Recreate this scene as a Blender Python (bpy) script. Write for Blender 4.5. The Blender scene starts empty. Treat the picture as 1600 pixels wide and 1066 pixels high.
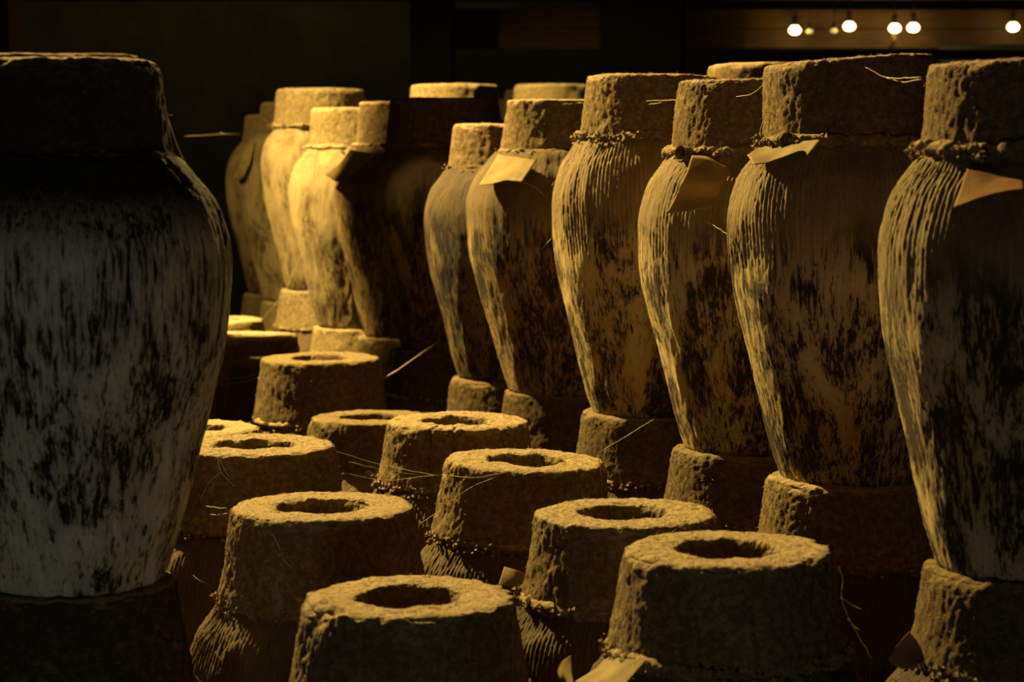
import bpy, math, random
import numpy as np

# ------------------------------------------------------------------ camera, world, lights
C = bpy.context.scene
COL = C.collection
cam = bpy.data.cameras.new('camera')
camo = bpy.data.objects.new('camera', cam)
COL.objects.link(camo)
camo.location = (0, 0, 1.232)
camo.rotation_euler = (math.radians(90) - math.atan(293 / 3300), 0, 0)
cam.sensor_width = 36
cam.lens = 74.25
cam.clip_start = .05
cam.dof.use_dof = True
cam.dof.focus_distance = 3.6
cam.dof.aperture_fstop = 6.5
C.camera = camo
C.view_settings.view_transform = 'Standard'
C.view_settings.look = 'None'
C.view_settings.exposure = 0
C.view_settings.gamma = 1
C.view_settings.use_curve_mapping = False

w = bpy.data.worlds.new('world')
C.world = w
w.use_nodes = True
w.node_tree.nodes['Background'].inputs[0].default_value = (1, .72, .22, 1)
w.node_tree.nodes['Background'].inputs[1].default_value = .006


def light(name, kind, loc, energy, color, size=.1, target=None, spot=None):
    l = bpy.data.lights.new(name, kind)
    l.energy = energy
    l.color = color
    if kind == 'AREA':
        l.size = size
    else:
        l.shadow_soft_size = size
    o = bpy.data.objects.new(name, l)
    COL.objects.link(o)
    o.location = loc
    if target:
        from mathutils import Vector
        d = Vector(target) - Vector(loc)
        o.rotation_euler = d.to_track_quat('-Z', 'Y').to_euler()
    if spot:
        l.spot_size = math.radians(spot)
        l.spot_blend = 1.0 if name == 'warm_fill' else .5
    return o


WARM = (1, .68, .20)
light('key_lamp', 'SPOT', (-2.1, 6.05, 3.35), 2900, WARM, .05, (0, 4.6, .9), 120)
light('far_lamp', 'SPOT', (-2.2, 6.6, 2.6), 140, WARM, .06, (-.3, 8.2, 1.1), 50)
light('warm_fill', 'SPOT', (-1.0, 2.5, 2.45), 15, (1, .58, .14), .15, (-.15, 4.6, .8), 62)
light('low_front_fill', 'AREA', (-.35, .2, .12), 5.2, (.98, 1, .86), .4, (-.2, 2.8, .95))  # added low fill from the camera side
light('wall_fill', 'AREA', (-1.6, 11.3, 3.3), 2.6, (1, .80, .35), .5, (-1.6, 13.2, 1.2))  # added fill that lifts the dark back wall, no lamp hangs there
light('rim_fill', 'SPOT', (.3, 7.6, 2.6), 600, WARM, .05, (-.5, 2.8, 1.3), 11)  # added narrow spot, only for the rim of the grey jar


# ------------------------------------------------------------------ helpers
def hash3(ix, iy, iz, seed):
    n = (ix * 374761393 + iy * 668265263 + iz * 2147483647 + seed * 1274126177) & 0xffffffff
    n = ((n ^ (n >> 13)) * 1274126177) & 0xffffffff
    n = n ^ (n >> 16)
    return (n & 0xffff) / 32767.5 - 1.0


def noise(p, scale, seed=0):
    """value noise in -1..1, p is (n,3), scale a number or 3 numbers (cells per metre)"""
    q = p * np.asarray(scale, dtype=float) + 1000.0 + seed * 7.31
    i = np.floor(q).astype(np.int64)
    f = q - i
    f = f * f * (3 - 2 * f)
    r = 0
    for a in (0, 1):
        wa = f[:, 0] if a else 1 - f[:, 0]
        for b in (0, 1):
            wb = f[:, 1] if b else 1 - f[:, 1]
            for c in (0, 1):
                wc = f[:, 2] if c else 1 - f[:, 2]
                r = r + wa * wb * wc * hash3(i[:, 0] + a, i[:, 1] + b, i[:, 2] + c, seed)
    return r


def link(name, me, mat=None, parent=None, smooth=True):
    if mat:
        me.materials.append(mat)
    if smooth and len(me.polygons):
        me.polygons.foreach_set('use_smooth', [True] * len(me.polygons))
    o = bpy.data.objects.new(name, me)
    COL.objects.link(o)
    if parent:
        o.parent = parent
    return o


def grid_mesh(name, V, nr, ns, wrap=True):
    me = bpy.data.meshes.new(name)
    i = np.arange(nr - 1)[:, None] * ns
    if wrap:
        j = np.arange(ns)[None, :]
        j2 = (j + 1) % ns
    else:
        j = np.arange(ns - 1)[None, :]
        j2 = j + 1
    quads = np.stack([i + j, i + j2, i + ns + j2, i + ns + j], -1).reshape(-1, 4)
    n = len(quads)
    me.vertices.add(len(V))
    me.vertices.foreach_set('co', V.astype(np.float32).ravel())
    me.loops.add(n * 4)
    me.loops.foreach_set('vertex_index', quads.astype(np.int32).ravel())
    me.polygons.add(n)
    me.polygons.foreach_set('loop_start', (np.arange(n) * 4).astype(np.int32))
    me.polygons.foreach_set('loop_total', np.full(n, 4, dtype=np.int32))
    me.update()
    me.validate()
    return me


def resample(pts, n, dens=None):
    p = np.array(pts, dtype=float)
    # Catmull-Rom style smoothing of the outline, then even spacing
    out = []
    for k in range(len(p) - 1):
        p0 = p[max(k - 1, 0)]; p1 = p[k]; p2 = p[k + 1]; p3 = p[min(k + 2, len(p) - 1)]
        for t in np.linspace(0, 1, 12, endpoint=False):
            out.append(.5 * ((2 * p1) + (-p0 + p2) * t + (2 * p0 - 5 * p1 + 4 * p2 - p3) * t * t
                             + (-p0 + 3 * p1 - 3 * p2 + p3) * t ** 3))
    out.append(p[-1])
    out = np.array(out)
    d = np.r_[0, np.cumsum(np.hypot(*(np.diff(out, axis=0).T)))]
    if dens is not None:
        wts = np.interp(out[:, 1], dens[0], dens[1])
        dd = np.diff(d) * (wts[1:] + wts[:-1]) / 2
        d = np.r_[0, np.cumsum(dd)]
    s = np.linspace(0, d[-1], n)
    return np.stack([np.interp(s, d, out[:, 0]), np.interp(s, d, out[:, 1])], 1)


def revolve(prof, ns):
    nr = len(prof)
    th = np.arange(ns) * 2 * np.pi / ns
    R = prof[:, 0][:, None]
    Z = np.repeat(prof[:, 1][:, None], ns, 1)
    V = np.stack([R * np.cos(th), R * np.sin(th), Z], -1)
    t = np.gradient(prof, axis=0)
    nrm = np.stack([t[:, 1], -t[:, 0]], 1)
    nrm /= np.maximum(np.linalg.norm(nrm, axis=1), 1e-9)[:, None]
    N = np.stack([nrm[:, 0][:, None] * np.cos(th), nrm[:, 0][:, None] * np.sin(th),
                  np.repeat(nrm[:, 1][:, None], ns, 1)], -1)
    TH = np.repeat(th[None, :], nr, 0)
    return V.reshape(-1, 3), N.reshape(-1, 3), TH.reshape(-1), nr


def tubes_mesh(name, lines, radius, sides=4):
    """thin round strands through lists of points"""
    vs, fs = [], []
    for ln in lines:
        p = np.array(ln, dtype=float)
        n = len(p)
        t = np.gradient(p, axis=0)
        t /= np.maximum(np.linalg.norm(t, axis=1), 1e-9)[:, None]
        up = np.array([.13, .31, .94])
        a = np.cross(t, up)
        a /= np.maximum(np.linalg.norm(a, axis=1), 1e-9)[:, None]
        b = np.cross(t, a)
        base = len(vs)
        for k in range(n):
            rr = radius * (.45 if k in (0, n - 1) else 1)
            for q in range(sides):
                an = 2 * math.pi * q / sides
                vs.append(tuple(p[k] + rr * (math.cos(an) * a[k] + math.sin(an) * b[k])))
        for k in range(n - 1):
            for q in range(sides):
                q2 = (q + 1) % sides
                fs.append((base + k * sides + q, base + k * sides + q2, base + (k + 1) * sides + q2, base + (k + 1) * sides + q))
        fs.append(tuple(base + q for q in range(sides))[::-1])
        fs.append(tuple(base + (n - 1) * sides + q for q in range(sides)))
    me = bpy.data.meshes.new(name)
    me.from_pydata(vs, [], fs)
    return me


def box_mesh(name, dims, bevel=0, center=(0, 0, 0)):
    import bmesh
    bm = bmesh.new()
    bmesh.ops.create_cube(bm, size=1)
    for v in bm.verts:
        v.co.x = v.co.x * dims[0] + center[0]
        v.co.y = v.co.y * dims[1] + center[1]
        v.co.z = v.co.z * dims[2] + center[2]
    if bevel:
        bmesh.ops.bevel(bm, geom=bm.edges[:], offset=bevel, segments=2, affect='EDGES')
    me = bpy.data.meshes.new(name)
    bm.to_mesh(me)
    bm.free()
    return me


def tag(o, label, cat, group=None):
    o['label'] = label
    o['category'] = cat
    if group:
        o['group'] = group
    return o


def empty(name, loc):
    o = bpy.data.objects.new(name, None)
    o.empty_display_size = .05
    o.location = loc
    COL.objects.link(o)
    return o


# ------------------------------------------------------------------ materials
class NT:
    def __init__(self, name):
        self.m = bpy.data.materials.new(name)
        self.m.use_nodes = True
        self.t = self.m.node_tree
        self.t.nodes.clear()
        self.out = self.n('ShaderNodeOutputMaterial')
        self.b = self.n('ShaderNodeBsdfPrincipled')
        self.l(self.b.outputs[0], self.out.inputs[0])

    def n(self, typ, **kw):
        x = self.t.nodes.new(typ)
        for k, v in kw.items():
            setattr(x, k, v)
        return x

    def l(self, a, b):
        self.t.links.new(a, b)

    def coords(self, scale, loc=(0, 0, 0), rot=(0, 0, 0)):
        tc = self.n('ShaderNodeTexCoord')
        mp = self.n('ShaderNodeMapping')
        mp.inputs['Scale'].default_value = scale
        mp.inputs['Location'].default_value = loc
        mp.inputs['Rotation'].default_value = rot
        self.l(tc.outputs['Object'], mp.inputs[0])
        # each jar gets its own patch of the pattern
        oi = self.n('ShaderNodeObjectInfo')
        ml = self.n('ShaderNodeMath', operation='MULTIPLY')
        self.l(oi.outputs['Random'], ml.inputs[0])
        ml.inputs[1].default_value = 37.0
        ad = self.n('ShaderNodeVectorMath', operation='ADD')
        self.l(mp.outputs[0], ad.inputs[0])
        self.l(ml.outputs[0], ad.inputs[1])
        return ad.outputs[0]

    def noise(self, vec, scale, detail=4, rough=.6, dist=0):
        x = self.n('ShaderNodeTexNoise')
        self.l(vec, x.inputs['Vector'])
        x.inputs['Scale'].default_value = scale
        x.inputs['Detail'].default_value = detail
        x.inputs['Roughness'].default_value = rough
        x.inputs['Distortion'].default_value = dist
        return x.outputs['Fac']

    def ramp(self, fac, stops):
        x = self.n('ShaderNodeValToRGB')
        e = x.color_ramp.elements
        while len(e) > 1:
            e.remove(e[-1])
        e[0].position = stops[0][0]
        e[0].color = (*stops[0][1], 1)
        for p, c in stops[1:]:
            q = e.new(p)
            q.color = (*c, 1)
        self.l(fac, x.inputs[0])
        return x.outputs[0]

    def mix(self, fac, a, b, mode='MIX'):
        x = self.n('ShaderNodeMix', data_type='RGBA', blend_type=mode)
        for s, v in ((x.inputs['Factor'], fac), (x.inputs['A'], a), (x.inputs['B'], b)):
            if isinstance(v, (int, float)):
                s.default_value = v
            elif isinstance(v, tuple):
                s.default_value = (*v, 1)
            else:
                self.l(v, s)
        return x.outputs['Result']

    def math(self, op, a, b=None):
        x = self.n('ShaderNodeMath', operation=op)
        for s, v in zip(x.inputs, (a, b)):
            if v is None:
                continue
            if isinstance(v, (int, float)):
                s.default_value = v
            else:
                self.l(v, s)
        return x.outputs[0]

    def bump(self, h, dist, strength=1, prev=None):
        x = self.n('ShaderNodeBump')
        x.inputs['Distance'].default_value = dist
        x.inputs['Strength'].default_value = strength
        self.l(h, x.inputs['Height'])
        if prev:
            self.l(prev, x.inputs['Normal'])
        return x.outputs[0]


G3 = lambda v: (v, v, v)


def clay_material(name, dark, light_, dust):
    k = NT(name)
    v = k.coords((1, 1, 1))
    big = k.noise(v, 9, 5, .6)
    fine = k.noise(v, 90, 5, .65)
    col = k.mix(k.ramp(big, [(.3, G3(0)), (.7, G3(1))]), dark, light_)
    col = k.mix(k.ramp(fine, [(.42, G3(.75)), (.62, G3(0))]), col, tuple(c * .55 for c in dark))
    # settled dust on whatever faces up
    geo = k.n('ShaderNodeNewGeometry')
    sep = k.n('ShaderNodeSeparateXYZ')
    k.l(geo.outputs['Normal'], sep.inputs[0])
    up = k.math('MULTIPLY', k.ramp(sep.outputs[2], [(.25, G3(0)), (.8, G3(1))]), .85)
    dcol = k.mix(k.ramp(fine, [(.35, G3(.55)), (.6, G3(0))]), dust, tuple(c * .5 for c in dust))
    col = k.mix(up, col, dcol)
    pit = k.noise(v, 210, 3, .6)
    col = k.mix(k.ramp(pit, [(.58, G3(0)), (.68, G3(.55))]), col, tuple(c * .35 for c in dark))
    k.l(col, k.b.inputs['Base Color'])
    k.b.inputs['Roughness'].default_value = .95
    k.b.inputs['Specular IOR Level'].default_value = .15
    # pressed straw: short streaks running several ways
    h = None
    for i, (sc, rot) in enumerate((((420, 60, 110), (0, 0, 0)), ((90, 380, 90), (.6, .3, .9)), ((110, 90, 420), (1.0, .2, .3)))):
        nn = k.noise(k.coords(sc, (i * 3, i, 0), rot), 1, 2, .5, .6)
        h = nn if h is None else k.math('MAXIMUM', h, nn)
    b = k.bump(h, .004, 1.0)
    b = k.bump(fine, .003, .8, b)
    grit = k.noise(k.coords((1, 1, 1), (4, 1, 9)), 330, 4, .7, .4)
    b = k.bump(grit, .0035, .9, b)
    k.l(b, k.b.inputs['Normal'])
    return k.m


def body_material(name, bright, mid, dark, cover, blotch, shoulder, spec=.25):
    """lime-washed stoneware: runs of pale wash over dark glaze"""
    k = NT(name)
    runs = k.noise(k.coords((1, 1, .10)), 135, 8, .76, .5)
    runs2 = k.noise(k.coords((1, 1, .07), (5, 2, 1)), 260, 5, .7, .3)
    patch = k.noise(k.coords((1, 1, .5), (2, 8, 3)), 13, 5, .65, .6)
    f = k.math('ADD', k.math('MULTIPLY', runs, .58), k.math('MULTIPLY', runs2, .26))
    f = k.math('ADD', f, k.math('MULTIPLY', patch, blotch))
    f = k.math('SUBTRACT', f, blotch * .5 + .42 - .5 + .0)
    f = k.math('ADD', f, cover)
    f = k.math('ADD', k.math('MULTIPLY', k.math('SUBTRACT', f, .5), 1.7), .5)
    wash = k.ramp(f, [(.44, G3(0)), (.49, G3(.55)), (.55, G3(1))])
    tone = k.mix(k.ramp(patch, [(.35, G3(0)), (.65, G3(1))]), mid, bright)
    col = k.mix(wash, dark, tone)
    sp = k.noise(k.coords((1, 1, .45), (7, 7, 7)), 110, 3, .5)
    col = k.mix(k.ramp(sp, [(.66, G3(0)), (.72, G3(.7))]), col, tuple(c * .6 for c in dark))
    # the shoulder: dust-coated combing toned down for shade; on 'grey' painted shade alone
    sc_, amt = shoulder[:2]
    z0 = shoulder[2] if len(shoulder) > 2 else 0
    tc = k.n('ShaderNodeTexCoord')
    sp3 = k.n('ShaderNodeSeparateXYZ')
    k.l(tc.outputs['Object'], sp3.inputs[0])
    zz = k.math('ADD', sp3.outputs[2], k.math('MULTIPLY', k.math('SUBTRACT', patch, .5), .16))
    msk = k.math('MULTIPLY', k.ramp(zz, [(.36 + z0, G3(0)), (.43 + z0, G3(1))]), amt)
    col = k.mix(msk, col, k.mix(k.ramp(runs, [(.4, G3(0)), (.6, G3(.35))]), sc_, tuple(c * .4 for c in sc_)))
    k.l(col, k.b.inputs['Base Color'])
    k.b.inputs['Roughness'].default_value = .8
    k.b.inputs['Specular IOR Level'].default_value = spec
    fine = k.noise(k.coords((1, 1, .5), (1, 2, 3)), 240, 4, .6)
    b = k.bump(f, .006, .9)
    b = k.bump(fine, .0015, .9, b)
    k.l(b, k.b.inputs['Normal'])
    return k.m


def plain(name, col, rough=.8, spec=.2, var=.35, scale=30, stretch=(1, 1, 1), bump=.002):
    k = NT(name)
    n_ = k.noise(k.coords(stretch), scale, 5, .6)
    k.l(k.mix(k.ramp(n_, [(.3, G3(0)), (.7, G3(1))]), tuple(c * (1 - var) for c in col), col), k.b.inputs['Base Color'])
    k.b.inputs['Roughness'].default_value = rough
    k.b.inputs['Specular IOR Level'].default_value = spec
    if bump:
        k.l(k.bump(n_, bump), k.b.inputs['Normal'])
    return k.m


CLAY = {
    'brown': clay_material('packed_clay', (.17, .115, .055), (.30, .215, .11), (.50, .39, .22)),
    'dark': clay_material('shade_dark_clay', (.07, .048, .025), (.13, .09, .045), (.19, .14, .07)),  # shade of the dark mid-row and lower caps, put into the colour
    'grey': clay_material('dark_brown_clay', (.055, .04, .022), (.09, .065, .035), (.50, .38, .2)),  # dark brown clay under brighter dust
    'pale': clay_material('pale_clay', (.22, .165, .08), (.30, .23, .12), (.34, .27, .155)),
}
CLAY['tan'] = CLAY['brown']
CLAY['shade_red'] = clay_material('reddish_shade_clay', (.030, .015, .008), (.05, .026, .013), (.055, .030, .015))  # reddish clay darkened so the two rear caps stay dim under the key
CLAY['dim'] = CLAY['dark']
CLAY['mid'] = clay_material('dim_brown_clay', (.11, .075, .035), (.19, .135, .065), (.26, .20, .10))  # brown clay toned down to stand for shade on lower caps
BODY = {
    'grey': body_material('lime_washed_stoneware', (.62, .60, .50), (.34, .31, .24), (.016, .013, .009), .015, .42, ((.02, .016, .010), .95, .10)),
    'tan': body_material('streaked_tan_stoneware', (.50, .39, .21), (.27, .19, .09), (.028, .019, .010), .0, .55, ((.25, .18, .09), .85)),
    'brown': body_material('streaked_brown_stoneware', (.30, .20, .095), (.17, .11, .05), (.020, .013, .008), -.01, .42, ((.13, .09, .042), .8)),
    'mid': body_material('dim_stoneware', (.22, .15, .07), (.13, .085, .04), (.018, .012, .007), .0, .35, ((.20, .14, .065), .8)),  # colour toned down to stand for shade on lower jars
    'dark': body_material('shade_dark_stoneware', (.17, .115, .055), (.10, .065, .03), (.013, .009, .006), -.015, .42, ((.10, .07, .035), .7)),  # shade put into the colour, for shadowed and lower jars
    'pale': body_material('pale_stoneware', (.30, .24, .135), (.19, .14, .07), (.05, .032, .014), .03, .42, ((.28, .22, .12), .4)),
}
BODY['shade_red'] = BODY['dark']
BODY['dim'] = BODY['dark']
DUST = clay_material('dusty_straw_clay', (.20, .135, .06), (.34, .25, .13), (.46, .36, .2))
DUST_PALE = CLAY['pale']
STRAW = plain('dry_straw', (.50, .39, .21), .9, .1, .3, 60)
WEB = plain('dusty_cobweb', (.62, .52, .33), .9, .1, .2, 90, bump=0)
ORANGE = plain('orange_paper', (.30, .15, .04), .75, .2, .6, 22)
PAPER = plain('yellowed_paper', (.40, .30, .125), .75, .2, .6, 22, (1, 1, 1), .0006)
WOOD = plain('dark_timber', (.05, .036, .018), .8, .2, .5, 14, (8, 1, 1), .003)
WOOD_POST = plain('black_timber_post', (.008, .007, .005), .8, .2, .5, 14, (8, 8, 1), .003)
BOARD = plain('brown_board', (.11, .065, .026), .8, .2, .5, 12, (1, 1, 8), .003)
WALL = plain('sooty_wall', (.20, .19, .11), .9, .1, .5, 3)
DARK_WALL = plain('dark_wall', (.022, .018, .012), .95, .05, .5, 3)  # unseen walls, coloured dark to hold down bounced light
FLOOR = plain('earth_floor', (.03, .023, .014), .95, .1, .5, 8)
BLUISH = plain('pale_bluish', (.45, .62, .60), .45, .5, .3, 5, bump=0)


# ------------------------------------------------------------------ the room
def struct(name, me, m, loc=(0, 0, 0)):
    o = link(name, me, m, None, False)
    o.location = loc
    o['kind'] = 'structure'
    return o


struct('floor', box_mesh('floor', (10, 16, .1)), FLOOR, (0, 5.5, -.05))
struct('ceiling', box_mesh('ceiling', (10, 16, .1)), WOOD, (0, 5.5, 3.65))
struct('wall_left', box_mesh('wall_left', (.15, 16, 3.6)), DARK_WALL, (-5.0, 5.5, 1.8))
struct('wall_right', box_mesh('wall_right', (.15, 16, 3.6)), DARK_WALL, (5.0, 5.5, 1.8))
struct('wall_back', box_mesh('wall_back', (10, .15, 3.6)), WALL, (0, 13.2, 1.8))
struct('wall_front', box_mesh('wall_front', (10, .15, 3.6)), DARK_WALL, (0, -2.4, 1.8))

# broad timber rails behind the jars, with posts
beam = tag(link('timber_beam', box_mesh('timber_beam', (7.2, .22, .26), .01), WOOD, None, False),
           'dark timber beam running across the very top of the picture', 'beam')
beam.location = (1.0, 9.55, 2.05)
for nm, uu, ww, lab in (
        ('timber_post', (0.574, 9.45, 1.6283), .355, 'broad black timber post left of the row of small lamps'),
        ('timber_post', (-0.3495, 9.45, 1.6283), .19, 'faint narrow timber post behind the bright back caps'),
        ('timber_post', (-1.4563, 6.0, 1.5552), .12, 'added shade-casting black post at the top left frame edge')):  # last post is added as a blocker to shade the mid-row jar
    o = tag(link(nm, box_mesh(nm, (ww, .3 if ww > .15 else .2, 3.58), .012), WOOD_POST, None, False), lab, 'post')
    o.location = (uu[0], uu[1], 1.80)
for (x0, x1, lab) in ((1.06 * .72, 3.1, 'brown board strip behind the row of small lamps at top right'),
                      (-.3, .40, 'dim brown board strip left of the broad black post')):
    e = tag(empty('board_rail', ((x0 + x1) / 2, 9.6, 1.79)), lab, 'board')
    n = 2
    for i in range(n):
        p = link('board', box_mesh('board', (x1 - x0, .03, .086), .004, (0, (i % 2) * .004, -.045 + i * .09)), BOARD, e, False)

# faint bluish strips behind the right-hand caps, built as thin tubes
for p, lab in (((2.0098, 8.8, 1.6693), 'pale bluish strip at the right edge below the lamps'),
               ((1.8102, 8.6, 1.6003), 'short pale strip showing between two right-hand caps')):
    ln = 5.6
    me = tubes_mesh('bluish_strip', [[(-.24, 0, -.004), (0, 0, 0), (1.4, 0, -.004), (4.93 - p[0], 0, -.02)]], .012, 10)
    o = tag(link('bluish_strip', me, BLUISH), lab, 'rail')
    o.location = p


# small hanging lamps, each with its own light
def bulb_mat(name, s):
    k = NT(name)
    k.b.inputs['Base Color'].default_value = (1, .8, .5, 1)
    k.b.inputs['Emission Color'].default_value = (1, .76, .30, 1)
    k.b.inputs['Emission Strength'].default_value = s
    return k.m


BULB = bulb_mat('glowing_bulb', 9)
BULB_DIM = bulb_mat('dim_bulb', .35)


def lathe(name, prof, ns=20):
    V, N, T, nr = revolve(np.array(prof, dtype=float), ns)
    return grid_mesh(name, V, nr, ns)


bulb_me = lathe('bulb', [(.0001, -.026), (.010, -.024), (.019, -.016), (.023, -.005), (.022, .006), (.015, .018), (.011, .026), (.0001, .028)])
hold_me = lathe('lamp_holder', [(.0001, .062), (.010, .060), (.012, .045), (.015, .030), (.0145, .018), (.010, .017), (.0001, .017)], 14)
for i, (p, on_, lab) in enumerate((
        ((1.2609, 9.5, 1.7804), 1, 'first bright bulb right of the broad black post'),
        ((1.5032, 9.5, 1.7974), 1, 'highest bright bulb, second from the black post'),
        ((1.7058, 9.5, 1.7889), 1, 'bright bulb with a curled leaf hanging under it'),
        ((1.7885, 9.5, 1.7917), 1, 'bright bulb close beside the one with the hanging leaf'),
        ((2.2335, 9.5, 1.7946), 1, 'bright bulb near the right edge of the picture'),
        ((1.3266, 9.5, 1.7748), 0, 'unlit bulb just right of the first bright bulb'),
        ((1.435, 9.5, 1.7776), 0, 'unlit bulb just left of the highest bright bulb'))):
    e = tag(empty('hanging_lamp', p), lab, 'lamp', 'small lamps hung on the back beam')
    sc = 1.05 if on_ else .6
    b = link('bulb', bulb_me.copy(), BULB if on_ else BULB_DIM, e)
    b.scale = (1.12 * sc, sc, .76 * sc)
    h = link('lamp_holder', hold_me.copy(), WOOD_POST, e)
    h.scale = (sc, sc, sc)
    top = 1.925 - p[2]
    link('cord', tubes_mesh('cord', [[(0, 0, .05 * sc), (.002, 0, top * .6), (0, 0, top)]], .0025, 6), WOOD_POST, e)
    if on_:
        light('bulb_glow', 'POINT', (p[0], p[1] - .06, p[2]), .4, (1, .66, .17), .03)
        bpy.context.scene.collection.objects[-1].parent = None

# the far glint left of centre and the curled leaf
g = tag(empty('hanging_lamp', (-0.3423, 9.5, 1.7889)), 'tiny lone glinting bulb above the bright back caps', 'lamp')
bb = link('bulb', bulb_me.copy(), bulb_mat('tiny_bulb', 3), g)
bb.scale = (.25, .25, .25)
link('cord', tubes_mesh('cord', [[(0, 0, .005), (.001, 0, .06), (0, 0, .115)]], .0015, 5), WOOD_POST, g)


def sheet(name, rows, mat, n=14, thick=.0010):
    """curved thin sheet through a net of points"""
    A = np.array(rows, dtype=float)
    R, Cn = A.shape[:2]

    def interp(P_, m):
        k = P_.shape[0]
        t = np.linspace(0, k - 1, m)
        out = []
        for x in t:
            i = min(int(x), k - 2)
            f = x - i
            p0 = P_[max(i - 1, 0)]; p1 = P_[i]; p2 = P_[i + 1]; p3 = P_[min(i + 2, k - 1)]
            out.append(.5 * (2 * p1 + (-p0 + p2) * f + (2 * p0 - 5 * p1 + 4 * p2 - p3) * f * f + (-p0 + 3 * p1 - 3 * p2 + p3) * f ** 3))
        return np.array(out)
    B = interp(A, n)
    B = np.swapaxes(interp(np.swapaxes(B, 0, 1), n), 0, 1)
    c = B.reshape(-1, 3).mean(0)
    V = B.reshape(-1, 3) - c
    V = V + noise(V, 45, 3)[:, None] * .0015
    me = grid_mesh(name, V, n, n, False)
    o = link(name, me, mat)
    o.location = tuple(c)
    s = o.modifiers.new('thickness', 'SOLIDIFY')
    s.thickness = thick
    s.offset = 0
    return o


lp = (1.6916, 9.45, 1.7635)
lq = sheet('dry_leaf', [[(lp[0] - .012, lp[1], lp[2]), (lp[0] + .010, lp[1], lp[2])],
                        [(lp[0] - .004, lp[1] - .015, lp[2] - .03), (lp[0] + .014, lp[1], lp[2] - .035)],
                        [(lp[0] - .024, lp[1], lp[2] - .06), (lp[0] - .004, lp[1] + .01, lp[2] - .065)]], PAPER)
tag(lq, 'curled dry leaf hanging below one of the bright bulbs', 'leaf')

# ------------------------------------------------------------------ jars
PROF = [(0, .121), (.106, .137), (.220, .153), (.337, .169), (.453, .186), (.570, .2), (.709, .207), (.802, .206), (.896, .191), (.954, .169), (1, .149)]


def body_mesh(hb, rs, detail, ribs, seed, lower):
    ns = {3: 640, 2: 320, 1: 160}[detail]
    nr = {3: 150, 2: 100, 1: 60}[detail]
    pts = [(.0005, .004), (.06 * rs, .002), (.112 * rs, .0), (.119 * rs, .004)]
    pts += [(r * rs, f * hb) for f, r in PROF[1:]]
    pts += [(.135, hb + .008), (.09, hb + .012), (.0005, hb + .012)]
    dens = ((0, hb * .55, hb * .62, hb), (.25, .3, 1.6, 1.6)) if lower else ((0, hb * .5, hb * .7, hb), (1, 1, 1.2, 1.2))
    prof = resample(pts, nr, dens)
    prof[:, 0] = np.maximum(prof[:, 0], .0004)
    V, N, T, nr = revolve(prof, ns)
    f = V[:, 2] / hb
    side = np.clip((np.hypot(V[:, 0], V[:, 1]) - .10) / .03, 0, 1)
    # hand-thrown unevenness and vertical runs in the wash
    d = .0045 * noise(V, 5, seed) + .002 * noise(V, (45, 45, 9), seed + 1) + .0011 * noise(V, (110, 110, 30), seed + 2)
    if not ribs:
        d = d + .004 * noise(V, (22, 22, 1.6), seed + 5)
    d += .0006 * noise(V, 260, seed + 3)
    if ribs:
        wob = .16 * noise(V, (14, 14, 6), seed + 4) + .45 * noise(V, 4, seed + 6)
        ph = 140 * T + (45 if seed % 2 else -38) * V[:, 2] + wob * 2.2
        lowlim = .60 + .06 * noise(V, 9, seed + 7)
        win = np.clip((f - lowlim) / .05, 0, 1) * np.clip((1.0 - f) / .03, 0, 1)
        rg = 1 - np.abs(np.sin(ph / 2)) ** .7 * 1.5
        amp = .0019 * ribs * (.75 + .5 * noise(V, 12, seed + 8))
        d += rg * amp * win
    V = V + N * (d * side)[:, None]
    return grid_mesh('body', V, nr, ns)


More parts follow.
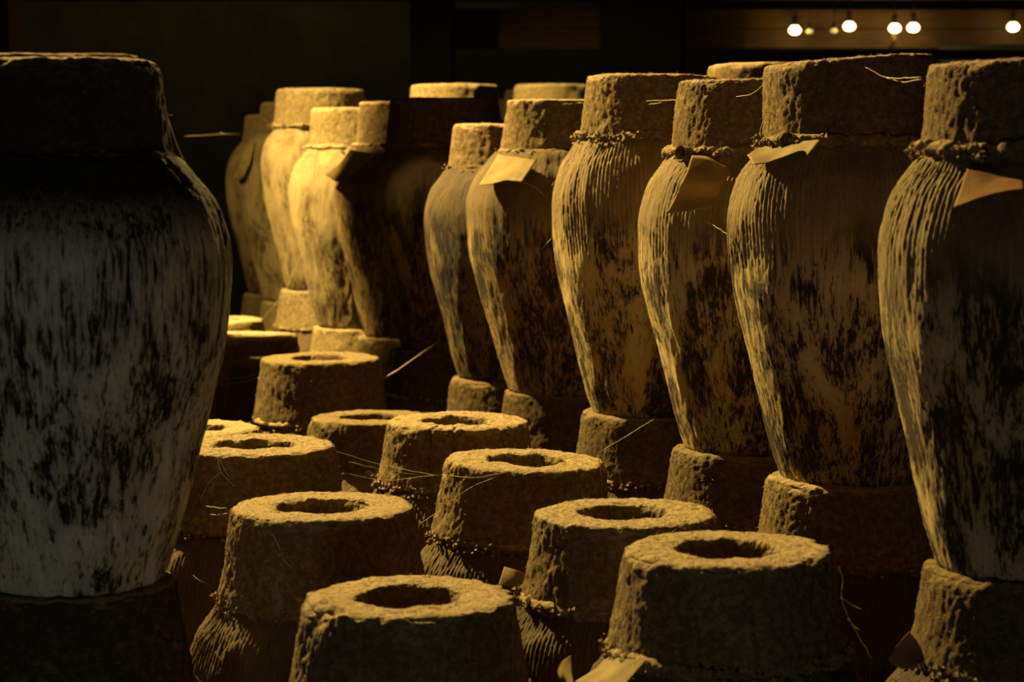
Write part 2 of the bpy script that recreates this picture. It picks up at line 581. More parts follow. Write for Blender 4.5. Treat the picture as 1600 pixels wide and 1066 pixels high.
def cap_mesh(hc, rc, detail, seed, chip=1.0, flare=.017):
    ns = {3: 360, 2: 240, 1: 128}[detail]
    nr = {3: 130, 2: 90, 1: 56}[detail]
    rb = rc + flare
    hole = .066 * rc / .14
    pts = [(.12, .003), (rb - .012, -.006), (rb + .001, -.004), (rb, .012), (rc + flare * .62, hc * .35), (rc + flare * .22, hc * .75), (rc + .001, hc - .010),
           (rc - .001, hc - .003), (rc - .006, hc), (rc - .02, hc + .001), (rc * .78, hc + .001), (hole + .012, hc + .001), (hole + .004, hc), (hole, hc - .006),
           (hole - .002, hc - .018), (hole - .006, hc - .05), (hole - .012, hc - .068), (hole * .5, hc - .074), (.0005, hc - .075)]
    prof = resample(pts, nr, ((0, hc - .03, hc - .02, hc), (1, 1, 2.2, 2.2)))
    prof[:, 0] = np.maximum(prof[:, 0], .0004)
    V, N, T, nr = revolve(prof, ns)
    rr = np.hypot(V[:, 0], V[:, 1])
    # broken rim edge
    rim = np.exp(-((rr - rc) / .009) ** 2 - ((V[:, 2] - hc) / .010) ** 2)
    rim2 = np.exp(-((rr - hole) / .012) ** 2 - ((V[:, 2] - hc) / .02) ** 2)
    d = .0028 * noise(V, 9, seed) + .0015 * noise(V, 28, seed + 1) + .0012 * noise(V, 75, seed + 2)
    d += .0013 * noise(V, (170, 170, 60), seed + 3) + .0011 * noise(V, (60, 200, 200), seed + 4) + .0008 * noise(V, 300, seed + 9)
    flat = np.clip((V[:, 2] - (hc - .012)) / .008, 0, 1)
    d *= 1 - .35 * flat
    d -= rim * chip * (.0012 + .013 * np.clip(noise(V, 18, seed + 5) - .25, 0, 1) + .004 * noise(V, 55, seed + 12))
    d -= rim2 * (.002 + .007 * noise(V, 35, seed + 6))
    ang = np.arctan2(V[:, 1], V[:, 0])
    if seed == 131:      # a lump broken out of the rim
        near = np.exp(-((ang + 2.52) / .20) ** 2 - ((V[:, 2] - hc + .004) / .030) ** 2) * (rr > rc * .80)
        d -= near * (.012 + .006 * noise(V, 60, 77))
    if seed == 135:      # cracks through the wall
        for a0 in (-1.62, -1.95, -.9):
            c_ = a0 + .10 * noise(V, (1, 1, 26), 5) + .03 * noise(V, (1, 1, 80), 6)
            d -= .006 * np.exp(-((ang - c_) / .022) ** 2) * (rr > rc * .7)
    # vertical trowel and hand marks, sagging skirt
    d += .0014 * noise(V, (20, 20, 3), seed + 7) * np.clip((hc - V[:, 2]) / .02, 0, 1)
    V = V + N * d[:, None]
    return grid_mesh('clay_cap', V, nr, ns)


def ring_mesh(r, seed, detail, fat):
    ns = {3: 360, 2: 220, 1: 110}[detail]
    nm = {3: 16, 2: 12, 1: 8}[detail]
    th = np.arange(ns) * 2 * np.pi / ns
    ph = np.arange(nm + 1) * 2 * np.pi / nm
    c = np.stack([np.cos(th) * r, np.sin(th) * r, th * 0], -1)
    th_n = .010 * fat * (1 + .55 * noise(c, 24, seed) + .4 * noise(c, 60, seed + 1))
    th_n = np.maximum(th_n, .003)
    zz = .004 * noise(c, 12, seed + 2)
    V = np.zeros((nm + 1, ns, 3))
    for i, p in enumerate(ph):
        rr = r + np.cos(-p) * th_n
        V[i, :, 0] = np.cos(th) * rr
        V[i, :, 1] = np.sin(th) * rr
        V[i, :, 2] = zz + np.sin(-p) * th_n * .8
    V = V.reshape(-1, 3)
    base = np.tile(c, (nm + 1, 1))
    D = V - base
    D /= np.maximum(np.linalg.norm(D, axis=1), 1e-6)[:, None]
    V = V + D * (.003 * noise(V, 90, seed + 3) + .002 * noise(V, 180, seed + 4))[:, None]
    return grid_mesh('neck_ring', V, nm + 1, ns)


def crumbs_mesh(r, seed, n, spread=.012):
    rnd = random.Random(seed)
    vs, fs = [], []
    for i in range(n):
        a = rnd.uniform(0, 2 * math.pi)
        R = r + rnd.uniform(-.004, .014)
        z = rnd.uniform(-spread, spread * .8)
        s = rnd.uniform(.002, .0065)
        c = (R * math.cos(a), R * math.sin(a), z)
        b = len(vs)
        for (dx, dy, dz) in ((1, 0, 0), (-1, 0, 0), (0, 1, 0), (0, -1, 0), (0, 0, 1), (0, 0, -1)):
            k = s * rnd.uniform(.6, 1.3)
            vs.append((c[0] + dx * k, c[1] + dy * k, c[2] + dz * k))
        for f in ((0, 2, 4), (2, 1, 4), (1, 3, 4), (3, 0, 4), (2, 0, 5), (1, 2, 5), (3, 1, 5), (0, 3, 5)):
            fs.append(tuple(b + q for q in f))
    me = bpy.data.meshes.new('clay_crumbs')
    me.from_pydata(vs, [], fs)
    return me


def fibres_mesh(capme, seed, n, hc, rc):
    """short straws and dust threads bedded in the clay, their ends standing out"""
    rnd = random.Random(seed)
    nv = len(capme.vertices)
    lines = []
    tries = 0
    while len(lines) < n and tries < n * 8:
        tries += 1
        v = capme.vertices[rnd.randrange(nv)]
        p = np.array(v.co); nn = np.array(v.normal)
        r = math.hypot(p[0], p[1])
        if r < .05 or p[2] < .004:
            continue
        if abs(r - rc) > .02 and rnd.random() < .35:
            continue
        t = np.array([rnd.gauss(0, 1) for _ in range(3)])
        t -= nn * t.dot(nn)
        t /= max(np.linalg.norm(t), 1e-6)
        L = rnd.uniform(.005, .015)
        a = p - t * L / 2 - nn * .0008
        b = p + nn * .0015 + t * L * .05
        c = p + t * L / 2 + nn * rnd.choice((-.0005, .001, .002, .005)) * rnd.random() * 1.3
        lines.append([a, b, c])
    return tubes_mesh('straw_fibres', lines, .00033, 3)


def leaf_roll(parent, ang, r, z, mat):
    """rolled bamboo-leaf end poking out of the neck, open towards its mouth"""
    prof = [(.0125, .0), (.0135, .012), (.0150, .028), (.0162, .033), (.0128, .031), (.0105, .012), (.009, .004), (.0004, .003)]
    V, N, T, nr = revolve(resample(prof, 18), 28)
    V = V + N * (.0018 * noise(V, 90, 5))[:, None]
    o = link('leaf_roll', grid_mesh('leaf_roll', V, nr, 28), mat, parent)
    o.location = (r * math.cos(ang), r * math.sin(ang), z)
    o.rotation_euler = (0, math.radians(82), ang)
    return o


JARS = [
    ('upper', 'A', -0.5957, 2.82, 0.658, 0.5655, 0.1293, 1.04, 0.127, 0, 'grey', 3, 0.25, 1, 'tall whitish-grey streaked jar in the left foreground, cut off by the frame edge'),
    ('under', 'A', -0.5957, 2.82, 0, 0.528, 0.13, 1.0, 0.1386, 0, 'grey', 3, 0.8, 51, 'lower jar under the whitish-grey foreground jar'),
    ('upper', 'B', 0.7096, 2.89, 0.6617, 0.5746, 0.1186, 1.0, 0.139, 1.5, 'tan', 3, 1, 2, 'nearest tall jar of the right-hand row, half outside the right edge'),
    ('under', 'B', 0.7096, 2.89, 0, 0.5317, 0.13, 1.0, 0.1369, 0, 'mid', 3, 0.8, 52, 'lower jar under the nearest right-hand jar, pitted brown cap with a torn rim'),
    ('upper', 'C', 0.5669, 3.5, 0.6933, 0.5576, 0.1331, 1.0, 0.142, 4, 'tan', 3, 1, 3, 'tall long-ribbed jar, second from the right edge, its cap tilting up to the right'),
    ('under', 'C', 0.5669, 3.5, 0, 0.5633, 0.13, 1.0, 0.1396, 0, 'brown', 3, 0.8, 53, 'lower jar under the long-ribbed jar, second from the right edge'),
    ('upper', 'D', 0.4408, 3.95, 0.6789, 0.5531, 0.1338, 0.98, 0.13, 0, 'tan', 3, 0.6, 4, 'tall jar with a square paper slip hanging over its shoulder'),
    ('under', 'D', 0.4408, 3.95, 0, 0.5489, 0.13, 1.0, 0.1359, 0, 'mid', 3, 0.8, 54, 'lower jar under the square-slip jar'),
    ('upper', 'E', 0.2886, 4.37, 0.6967, 0.5681, 0.1244, 1.0, 0.136, -1, 'tan', 3, 1, 5, 'tall jar with fine combed ribs all round its shoulder and no paper slip'),
    ('under', 'E', 0.2886, 4.37, 0, 0.5667, 0.13, 1.0, 0.1406, 0, 'mid', 3, 0.8, 55, 'lower jar under the finely ribbed jar'),
    ('upper', 'G', 0.12, 4.95, 0.6758, 0.5592, 0.1203, 1.08, 0.132, 0, 'brown', 2, 0.7, 6, 'brown tall jar left of the finely ribbed one, small curled slip under its cap'),
    ('under', 'G', 0.12, 4.95, 0, 0.5458, 0.13, 1.0, 0.135, 0, 'dim', 2, 0.8, 56, 'lower jar under the brown jar with the small curled slip'),
    ('upper', 'H', -0.0163, 5.38, 0.6605, 0.5359, 0.1083, 1.0, 0.13, 0, 'dark', 2, 0.15, 7, 'shorter dark tall jar whose cap stands lower than its neighbours'),
    ('under', 'H', -0.0163, 5.38, 0, 0.5305, 0.13, 1.0, 0.1413, 0, 'dim', 2, 0.8, 57, 'lower jar under the shorter dark jar, only its cap edge lit'),
    ('upper', 'I', -0.1874, 5.84, 0.6921, 0.5575, 0.1313, 1.0, 0.148, 0, 'dark', 2, 0, 8, 'dark shaded tall jar with a broad blackish cap in mid row'),
    ('under', 'I', -0.1874, 5.84, 0, 0.5621, 0.13, 1.0, 0.1344, 0, 'dim', 2, 0.8, 58, 'lower jar under the jar with the broad blackish cap'),
    ('upper', 'J', -0.3183, 6.26, 0.6915, 0.5631, 0.1276, 1.0, 0.131, 0, 'brown', 2, 0, 9, 'slim brown tall jar with a drooping slip, left of the broad black-capped one'),
    ('under', 'J', -0.3183, 6.26, 0, 0.5615, 0.13, 1.0, 0.1418, 0, 'mid', 2, 0.8, 59, 'lower jar under the slim brown jar'),
    ('upper', 'K', -0.5003, 6.72, 0.6825, 0.5657, 0.125, 1.0, 0.131, 0, 'pale', 2, 0, 10, 'brightly lit pale jar with a rough rope of clay round its neck'),
    ('under', 'K', -0.5003, 6.72, 0, 0.5525, 0.13, 1.0, 0.134, 0, 'brown', 2, 0.8, 60, 'lower jar under the bright pale jar with the rough clay rope'),
    ('upper', 'L', -0.6594, 7.32, 0.7628, 0.5615, 0.1272, 1.0, 0.148, 0, 'pale', 2, 0, 11, 'brightly lit pale jar with the tallest cap at the far left end of the row'),
    ('under', 'L', -0.6594, 7.32, 0, 0.6328, 0.13, 1.0, 0.142, 0, 'brown', 2, 0.8, 61, 'lower jar under the pale jar with the tallest cap, itself brightly lit'),
    ('upper', 'M', -0.7883, 7.78, 0.6907, 0.6067, 0.119, 1.04, 0.131, 0, 'pale', 1, 0, 12, 'pale mottled jar second from the far left end, narrow slip on its shoulder'),
    ('under', 'M', -0.7883, 7.78, 0, 0.5607, 0.13, 1.0, 0.134, 0, 'brown', 1, 0.8, 62, 'lower jar under the mottled pale jar with the narrow slip'),
    ('upper', 'N', -0.9048, 8.24, 0.6888, 0.5779, 0.1112, 1.0, 0.131, 0, 'pale', 1, 0, 13, 'farthest pale jar with smooth vertical bands at the left end of the row'),
    ('under', 'N', -0.9048, 8.24, 0, 0.5588, 0.13, 1.0, 0.1419, 0, 'brown', 1, 0.8, 63, 'lower jar under the farthest pale banded jar'),
    ('upper', 'O', -0.191, 7.02, 0.7222, 0.6152, 0.1198, 1.0, 0.143, 0, 'pale', 1, 0, 14, 'brightly lit cap top showing over the broad black cap, jar mostly hidden'),
    ('under', 'O', -0.191, 7.02, 0, 0.5922, 0.13, 1.0, 0.1343, 0, 'brown', 1, 0.8, 64, 'lower jar hidden below the lit cap behind the broad black cap'),
    ('upper', 'Q', 0.1565, 7.5, 0.7102, 0.6344, 0.128, 1.0, 0.146, 0, 'pale', 1, 0, 15, 'lit cap showing above the brown jar cap, jar hidden behind the row'),
    ('under', 'Q', 0.1565, 7.5, 0, 0.5802, 0.13, 1.0, 0.1414, 0, 'brown', 1, 0.8, 65, 'lower jar hidden below the lit cap behind the brown cap'),
    ('upper', 'R', 0.1066, 8.6, 0.7121, 0.649, 0.1262, 1.0, 0.135, 0, 'pale', 1, 0, 16, 'sliver of a far cap seen in the gap between two bright back caps'),
    ('under', 'R', 0.1066, 8.6, 0, 0.5821, 0.13, 1.0, 0.1349, 0, 'brown', 1, 0.8, 66, 'lower jar hidden below the sliver of a far cap'),
    ('upper', 'S', -0.0408, 9.0, 0.7153, 0.6356, 0.1052, 1.0, 0.135, 0, 'pale', 1, 0, 17, 'glowing far cap low in the gap beside the bright back caps'),
    ('under', 'S', -0.0408, 9.0, 0, 0.5853, 0.13, 1.0, 0.1407, 0, 'brown', 1, 0.8, 67, 'lower jar hidden below the glowing far cap in the gap'),
    ('upper', 'T', 0.5974, 4.92, 0.6792, 0.6267, 0.131, 1.0, 0.14, 1, 'brown', 1, 0.5, 18, 'brown cap rising behind the gap between the second and third tall jars from the right'),
    ('under', 'T', 0.5974, 4.92, 0, 0.5492, 0.13, 1.0, 0.1358, 0, 'brown', 1, 0.8, 68, 'lower jar hidden below the brown cap at the back right'),
    ('upper', 'V', -1.1136, 5.62, 0.6866, 0.6298, 0.1731, 1.0, 0.125, 0, 'shade_red', 1, 0, 19, 'dim reddish cap just visible over the grey jar rim, the right one of two'),
    ('under', 'V', -1.1136, 5.62, 0, 0.5566, 0.13, 1.0, 0.1397, 0, 'brown', 1, 0.8, 69, 'lower jar hidden below the right one of the two dim caps'),
    ('upper', 'W', -1.1655, 5.1, 0.6746, 0.6187, 0.1739, 1.0, 0.125, 0, 'shade_red', 1, 0, 20, 'dim reddish cap just visible over the grey jar rim, near the left frame edge'),
    ('under', 'W', -1.1655, 5.1, 0, 0.5446, 0.13, 1.0, 0.1368, 0, 'brown', 1, 0.8, 70, 'lower jar hidden below the left one of the two dim caps'),
    ('open', 'c1', -0.1358, 2.76, 0, 0.5128, 0.135, 1.0, 0.14, 0, 'brown', 3, 1, 31, 'lower jar nearest the camera, wide grey-brown cap with a chipped left rim'),
    ('open', 'c2', 0.2879, 2.8, 0, 0.5689, 0.135, 1.0, 0.139, 0, 'brown', 3, 1, 32, 'lower jar with a wide grey-faced cap, bottom right of centre, slips at its neck'),
    ('open', 'c3', 0.1736, 3.2, 0, 0.555, 0.13, 1.0, 0.139, 0, 'brown', 3, 1.3, 33, 'lower jar with a frayed rim and strongly combed shoulder, behind the bottom right cap'),
    ('open', 'c4', 0.019, 3.65, 0, 0.5707, 0.13, 1.0, 0.139, -2, 'brown', 3, 1, 34, 'lower jar with a sloping fuzzy cap and combed round shoulder in the picture centre'),
    ('open', 'c5', -0.1072, 4.13, 0, 0.5884, 0.12, 1.0, 0.139, 0, 'brown', 3, 1, 35, 'lower jar with a cracked cap rim, next behind the sloping centre cap'),
    ('open', 'c6', -0.2883, 3.19, 0, 0.5566, 0.14, 1.0, 0.139, 0, 'brown', 3, 1, 36, 'lower jar with a lit broad cap beside the tall grey jar, combed shoulder in shade'),
    ('open', 'c7', -0.4457, 3.62, 0, 0.6018, 0.13, 1.0, 0.141, 0, 'brown', 3, 0.6, 37, 'lower jar with an orange-lit cap trailing cobwebs, touching the tall grey jar outline'),
    ('open', 'c8', -0.3204, 4.75, 0, 0.5285, 0.11, 1.0, 0.137, 0, 'mid', 2, 0.5, 38, 'low shaded cap tucked left behind the cracked-rim cap'),
    ('open', 'c9', -0.4795, 5.25, 0, 0.5691, 0.155, 1.0, 0.148, 0, 'mid', 2, 0.5, 39, 'dark shaded lower jar with a tall flaring cap left of centre'),
    ('open', 'c10', -0.6135, 5.66, 0, 0.5376, 0.14, 1.0, 0.14, 0, 'dark', 1, 0.3, 40, 'small dark cap half hidden behind the tall flaring dark cap'),
    ('open', 'c11', -0.7763, 6.15, 0, 0.5729, 0.13, 1.0, 0.148, 0, 'brown', 1, 0.3, 41, 'golden lit lower cap with a wide shallow opening, beside the grey jar edge'),
    ('open', 'c12', -0.9681, 7.0, 0, 0.5631, 0.12, 1.0, 0.14, 0, 'brown', 1, 0.2, 42, 'bright thin lower cap edge beyond the golden open cap'),
    ('open', 'c13', -1.1792, 7.62, 0, 0.6583, 0.12, 1.0, 0.14, 0, 'dark', 1, 0.2, 43, 'far small lower cap with dark side at the edge of the grey jar'),
    ('open', 'c14', -0.6525, 4.3, 0, 0.5523, 0.12, 1.0, 0.136, 0, 'brown', 2, 0.2, 44, 'lower cap peeping over the orange-lit cap at the grey jar edge'),
]
ROWS = {'upper': 'tall jars standing on the lower jars', 'under': 'lower jars carrying a tall jar', 'open': 'lower jars with open caps'}
for (kind, key, x, y, zb, hb, hc, rs, rc, tilt, style, detail, ribs, seed, label) in JARS:
    t = tag(empty('wine_jar', (x, y, zb)), label, 'jar', ROWS[kind])
    rnd = random.Random(seed * 13 + 5)
    lower = kind != 'upper'
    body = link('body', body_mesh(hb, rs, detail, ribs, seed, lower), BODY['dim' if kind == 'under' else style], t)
    body.rotation_euler.z = rnd.uniform(0, 6.28)
    cm = cap_mesh(hc, rc, detail, seed + 100, 1.8 if key == 'c1' else 1.0, .012 if kind == 'upper' else .019)
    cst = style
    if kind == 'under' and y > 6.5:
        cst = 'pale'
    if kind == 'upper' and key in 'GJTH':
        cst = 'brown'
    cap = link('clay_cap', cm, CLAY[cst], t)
    cap.location.z = hb
    cap.rotation_euler = (0, -math.radians(tilt), 0)
    fat = {'B': 1.2, 'C': 1.1, 'D': 1.25, 'E': .9, 'K': 1.0, 'c2': 1.2, 'c3': 1.0, 'c9': .9}.get(key if kind != 'under' else '', .7)
    rmat = DUST_PALE if (style == 'pale') else DUST if style not in ('dark', 'shade_red', 'grey') else CLAY['dark']
    ring = link('neck_ring', ring_mesh(rc + .013, seed + 300, detail, fat), rmat, t)
    ring.location.z = hb + .001
    if detail >= 2 and key != 'A':
        cr = link('clay_crumbs', crumbs_mesh(rc + .017, seed, 260 if detail == 3 else 90), rmat, t, False)
        cr.location.z = hb
        cr['kind'] = 'stuff'
        fb = link('straw_fibres', fibres_mesh(cm, seed, 520 if detail == 3 else 160, hc, rc), STRAW, cap, False)
        fb['kind'] = 'stuff'
    if kind == 'upper' and key in 'CD':
        leaf_roll(t, math.radians(218 if key == 'D' else 222), .140, hb - .004, DUST)

# ------------------------------------------------------------------ slips of paper and leaf at the necks
SLIPS = [
    ('curled yellow paper slip wedged under the tilted cap of the long-ribbed jar', [[(0.3819, 3.438, 1.2299), (0.4063, 3.452, 1.2424), (0.4464, 3.394, 1.2504), (0.4845, 3.318, 1.2529)], [(0.3854, 3.376, 1.2158), (0.4121, 3.37, 1.2198), (0.4535, 3.324, 1.236), (0.4591, 3.292, 1.229)]]),
    ('large square paper slip hanging over the jar shoulder, darkened in its upper part', [[(0.3232, 3.81, 1.2286), (0.3481, 3.806, 1.2274), (0.3689, 3.794, 1.216), (0.3931, 3.784, 1.2058)], [(0.3075, 3.77, 1.1923), (0.3324, 3.768, 1.1889), (0.3551, 3.766, 1.1833), (0.3779, 3.766, 1.1787)], [(0.29, 3.746, 1.1575), (0.3173, 3.748, 1.1552), (0.3436, 3.75, 1.1529), (0.3631, 3.752, 1.1518)], [(0.2706, 3.71, 1.128), (0.2947, 3.718, 1.13), (0.3198, 3.722, 1.1333), (0.3451, 3.728, 1.1354)]]),
    ('orange paper slip sticking out from the neck of the nearest right-hand jar', [[(0.5905, 2.746, 1.2122), (0.602, 2.73, 1.209), (0.6218, 2.708, 1.2035), (0.6436, 2.662, 1.1967)], [(0.5611, 2.684, 1.1649), (0.581, 2.668, 1.1717), (0.6098, 2.654, 1.1832), (0.6363, 2.628, 1.1877)]]),
    ('small curled paper slip under the cap of the brown jar', [[(-0.0324, 4.874, 1.2305), (-0.0029, 4.82, 1.2262), (0.0231, 4.786, 1.2219), (0.056, 4.756, 1.2177)], [(-0.0526, 4.836, 1.1942), (-0.0232, 4.79, 1.1916), (0.0072, 4.756, 1.1919), (0.04, 4.732, 1.195)], [(-0.0754, 4.8, 1.1597), (-0.0404, 4.772, 1.1645), (-0.0057, 4.75, 1.172), (0.0214, 4.712, 1.1682)]]),
    ('drooping paper slip hanging left from the neck of the slim brown jar', [[(-0.4673, 6.12, 1.243), (-0.4411, 6.09, 1.2393), (-0.4134, 6.06, 1.2338), (-0.3865, 6.04, 1.2302)], [(-0.5014, 6.15, 1.2024), (-0.4734, 6.1, 1.199), (-0.4466, 6.06, 1.1955), (-0.4206, 6.03, 1.203)], [(-0.5488, 6.2, 1.1723), (-0.5187, 6.13, 1.1564), (-0.4871, 6.06, 1.1517), (-0.4583, 6.02, 1.1668)]]),
    ('narrow slip hanging on the shoulder of the mottled pale jar', [[(-0.962, 7.76, 1.2926), (-0.9459, 7.704, 1.2806), (-0.9295, 7.664, 1.2735)], [(-0.9752, 7.654, 1.209), (-0.9582, 7.628, 1.1999), (-0.94, 7.612, 1.2045)], [(-1.0196, 7.74, 1.1458), (-0.9909, 7.662, 1.1398), (-0.9683, 7.63, 1.1447)]]),
    ('pale curved slip standing up between the two bottom caps', [[(0.0749, 2.67, 0.5875), (0.0765, 2.668, 0.5763), (0.078, 2.662, 0.5644), (0.0792, 2.644, 0.5531)], [(0.0668, 2.708, 0.5724), (0.0667, 2.704, 0.5657), (0.0672, 2.69, 0.5582), (0.0716, 2.666, 0.5474)], [(0.062, 2.718, 0.5606), (0.0611, 2.714, 0.5564), (0.0633, 2.698, 0.5519), (0.0692, 2.668, 0.5469)]]),
    ('broad yellow slip spread below the clay ring of the bottom right cap', [[(0.1268, 2.778, 0.5614), (0.1411, 2.724, 0.5728), (0.1559, 2.69, 0.5785), (0.1724, 2.662, 0.5828)], [(0.1121, 2.754, 0.5517), (0.1294, 2.706, 0.5601), (0.1447, 2.68, 0.5649), (0.16, 2.66, 0.5699)], [(0.084, 2.722, 0.5425), (0.1077, 2.684, 0.5487), (0.1275, 2.664, 0.5521), (0.1455, 2.648, 0.5562)]]),
    ('brown leaf scrap folded at the neck below the nearest right-hand jar', [[(0.527, 2.76, 0.5986), (0.5427, 2.76, 0.5796), (0.5461, 2.75, 0.5647)], [(0.5111, 2.755, 0.5825), (0.5248, 2.745, 0.566), (0.5442, 2.74, 0.5637)], [(0.4978, 2.75, 0.5639), (0.5163, 2.735, 0.5546), (0.544, 2.735, 0.565)]]),
    ('small scrap of paper deep between the centre cap and the frayed cap', [[(-0.0127, 3.45, 0.5502), (0.0053, 3.43, 0.5498), (0.021, 3.42, 0.5454)], [(-0.0211, 3.43, 0.5263), (0.0, 3.42, 0.522), (0.0157, 3.41, 0.5219)]]),
    ('tiny orange scrap in the dark beside the grey jar foot', [[(-0.5049, 3.3, 0.5675), (-0.4949, 3.3, 0.5592)], [(-0.4959, 3.28, 0.5654), (-0.4779, 3.28, 0.5551)]]),
]
for m_ in (PAPER, ORANGE):      # thin paper lets some light through
    nt = m_.node_tree
    tr = nt.nodes.new('ShaderNodeBsdfTranslucent')
    tr.inputs[0].default_value = (.42, .29, .09, 1) if m_ is PAPER else (.36, .16, .03, 1)
    mx = nt.nodes.new('ShaderNodeMixShader')
    mx.inputs[0].default_value = .35
    pb = [q for q in nt.nodes if q.type == 'BSDF_PRINCIPLED'][0]
    ou = [q for q in nt.nodes if q.type == 'OUTPUT_MATERIAL'][0]
    nt.links.new(pb.outputs[0], mx.inputs[1])
    nt.links.new(tr.outputs[0], mx.inputs[2])
    nt.links.new(mx.outputs[0], ou.inputs[0])
LEAFB = plain('brown_leaf', (.30, .16, .06), .8, .2, .4, 30)
for lab, rows in SLIPS:
    nm = 'dry_leaf' if ' leaf ' in lab else 'paper_slip'
    o = sheet(nm, rows, LEAFB if nm == 'dry_leaf' else ORANGE if 'orange' in lab else PAPER)
    tag(o, lab, 'leaf' if nm == 'dry_leaf' else 'paper slip')

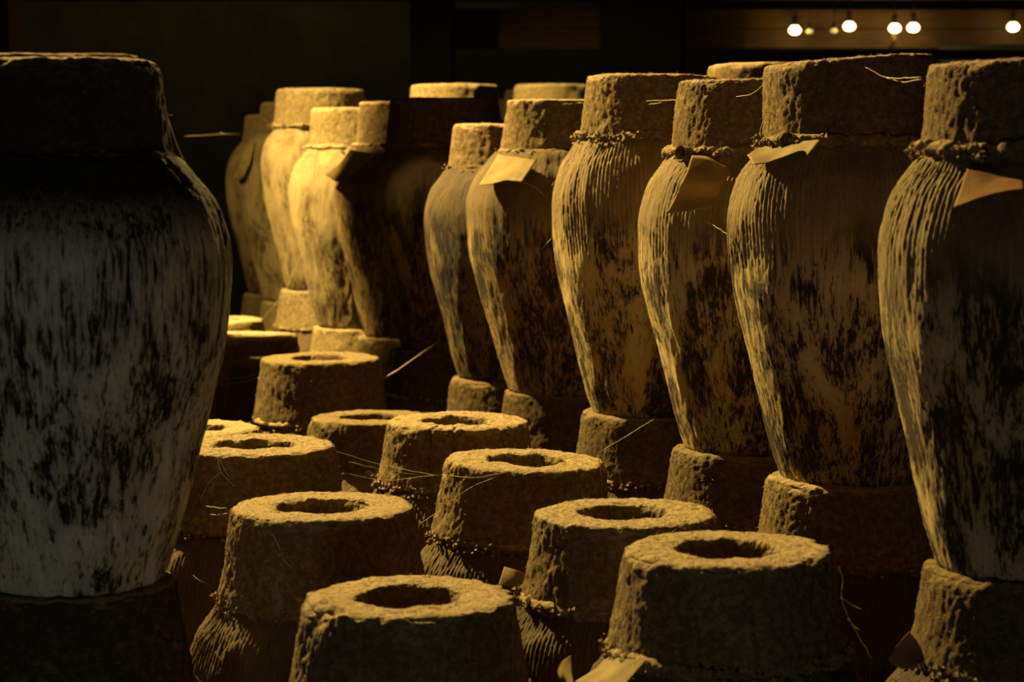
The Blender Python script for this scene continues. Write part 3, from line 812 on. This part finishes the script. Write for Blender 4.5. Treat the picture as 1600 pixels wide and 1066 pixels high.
# ------------------------------------------------------------------ cobwebs
WEBS = [
    ('cobweb strand from the centre cap rim up to the foot of the finely ribbed jar', [[(0.1507, 3.574, 0.7249), (0.2232, 3.95, 0.7057), (0.298, 4.246, 0.7028)], [(0.1484, 3.57, 0.7189), (0.1525, 3.56, 0.6841)]], 0.0008),
    ('frayed cord running down across the dark cap foot in mid row', [[(-0.203, 5.702, 0.7222), (-0.2534, 5.55, 0.6968), (-0.2982, 5.5, 0.668), (-0.3197, 5.194, 0.6771)]], 0.0011),
    ('cobweb strands stretched between the orange-lit cap and the centre caps', [[(-0.2995, 3.576, 0.7247), (-0.2202, 3.6, 0.6968), (-0.1185, 3.52, 0.6913)], [(-0.2964, 3.588, 0.6875), (-0.2203, 3.6, 0.6701), (-0.1185, 3.52, 0.6935)], [(-0.1209, 3.592, 0.6825), (-0.0592, 3.518, 0.6873), (0.0, 3.498, 0.7034)], [(-0.1597, 3.6, 0.6813), (-0.2202, 3.6, 0.689), (-0.2823, 3.62, 0.7006)], [(-0.1093, 3.568, 0.6387), (-0.0702, 3.526, 0.6708), (-0.0268, 3.506, 0.6924)], [(-0.1467, 3.3, 0.6475), (-0.1334, 3.4, 0.6424), (-0.118, 3.5, 0.637)]], 0.0006),
    ('cobweb hung in the empty dark gap left of the far pale jars', [[(-0.9575, 6.2, 1.2823), (-0.9072, 6.4, 1.2878), (-0.8861, 6.5, 1.2925), (-1.0288, 8.2, 1.3059)], [(-0.8919, 6.5, 1.2984), (-0.8783, 6.5, 1.2867)]], 0.0008),
    ('cobweb bridging cap and shoulder at the right of the grey jar', [[(-0.4685, 2.86, 1.3092), (-0.4638, 2.86, 1.2792), (-0.4504, 2.87, 1.2363), (-0.4325, 2.88, 1.1991)], [(-0.4638, 2.86, 1.2784), (-0.4591, 2.86, 1.2449), (-0.4551, 2.87, 1.213)], [(-0.4654, 2.85, 1.2876), (-0.4621, 2.85, 1.2816), (-0.4568, 2.86, 1.2835)]], 0.001),
    ('sagging cobweb between the caps of the two nearest right-hand jars', [[(0.5545, 3.34, 1.3671), (0.5739, 3.3, 1.3517), (0.5855, 3.2, 1.3385), (0.5681, 2.95, 1.3346)], [(0.5773, 3.28, 1.349), (0.5777, 3.2, 1.3442), (0.5681, 2.95, 1.3381)]], 0.0008),
    ('short cobwebs between the caps of the finely ribbed and the square-slip jars', [[(0.2656, 4.2, 1.3353), (0.3, 4.15, 1.3353), (0.3156, 4.0, 1.3328)], [(0.2707, 4.2, 1.329), (0.2937, 4.15, 1.3316)], [(0.4005, 3.8, 1.3334), (0.4178, 3.7, 1.3341), (0.4192, 3.5, 1.3495)], [(0.4355, 3.75, 1.2602), (0.4254, 3.6, 1.286), (0.4137, 3.45, 1.3045)]], 0.0007),
    ('long slack cobweb strand before the foot of the far pale jars', [[(-0.8221, 6.9, 0.6888), (-0.7747, 6.8, 0.734), (-0.72, 6.7, 0.7964), (-0.6909, 6.66, 0.8597), (-0.6358, 6.6, 0.9631)]], 0.0009),
    ('tangled cobweb at the shoulder of the brown jar', [[(0.0258, 4.75, 1.1662), (0.0501, 4.74, 1.1578), (0.0715, 4.732, 1.1394)], [(0.0502, 4.744, 1.1606), (0.0859, 4.9, 1.1494), (0.0925, 4.5, 1.1751)], [(0.0864, 4.6, 1.0488), (0.0783, 4.7, 1.0334), (0.066, 4.734, 1.0176)]], 0.0008),
    ('cobweb fan hanging down the front of the orange-lit cap', [[(-0.4906, 3.474, 0.7327), (-0.4833, 3.472, 0.7051), (-0.4596, 3.468, 0.6822)], [(-0.4883, 3.472, 0.7309), (-0.4753, 3.468, 0.7057), (-0.469, 3.468, 0.6982)], [(-0.483, 3.47, 0.7054), (-0.5053, 3.476, 0.6863), (-0.5207, 3.484, 0.6559)], [(-0.5492, 3.6, 0.6301), (-0.4896, 3.4, 0.6593), (-0.4295, 3.15, 0.6985)], [(-0.546, 3.6, 0.6189), (-0.4845, 3.4, 0.6445), (-0.4286, 3.15, 0.6916)]], 0.0007),
    ('broken cobweb thread across the shaded wall of the lit cap beside the grey jar', [[(-0.352, 3.052, 0.6772), (-0.3423, 3.048, 0.6637), (-0.3393, 3.046, 0.6565)], [(-0.3367, 3.046, 0.6433), (-0.3223, 3.042, 0.6298)]], 0.0007),
    ('cobweb threads draped over the small dark cap', [[(-0.7484, 5.582, 0.6356), (-0.699, 5.528, 0.6448), (-0.6146, 5.2, 0.6956)], [(-0.7581, 5.602, 0.6198), (-0.7083, 5.534, 0.6323), (-0.6179, 5.2, 0.6828)]], 0.0008),
    ('cobweb thread on the waist between the square slip jar and the long-ribbed jar', [[(0.3422, 3.768, 1.1127), (0.3614, 3.754, 1.1029), (0.3695, 3.62, 1.0944)]], 0.0007),
    ('dusty cobweb trailing from the edge of the bottom right cap into the dark', [[(0.4464, 2.85, 0.6696), (0.4553, 2.86, 0.6498), (0.4521, 2.86, 0.6231), (0.4654, 2.88, 0.5918)], [(0.4521, 2.86, 0.6231), (0.4663, 2.86, 0.6142), (0.4838, 2.88, 0.6035)], [(0.4654, 2.88, 0.5918), (0.4823, 2.9, 0.5647), (0.5112, 2.95, 0.5162)], [(0.4654, 2.88, 0.5891), (0.4786, 2.9, 0.5738), (0.4858, 2.9, 0.5692)]], 0.0011),
]
for lab, strands, r in WEBS:
    o0 = np.array(strands[0][0])
    lines = []
    for k, s in enumerate(strands):
        A = np.array(s) - o0
        m = 6 * (len(A) - 1) + 1
        tt = np.linspace(0, len(A) - 1, m)
        P_ = np.stack([np.interp(tt, range(len(A)), A[:, q]) for q in range(3)], 1)
        for _ in range(3):
            P_[1:-1] = (P_[:-2] + 2 * P_[1:-1] + P_[2:]) / 4
        P_[1:-1] += noise(P_[1:-1], (70, 70, 70), k)[:, None] * np.array([.0008, .0008, .0012])
        lines.append(P_)
    nm = 'frayed_cord' if 'cord' in lab else 'cobweb'
    o = link(nm, tubes_mesh(nm, lines, r * (.65 if nm == 'cobweb' else 1), 5), WEB)
    o.location = tuple(o0)
    tag(o, lab, 'cord' if nm == 'frayed_cord' else 'cobweb')
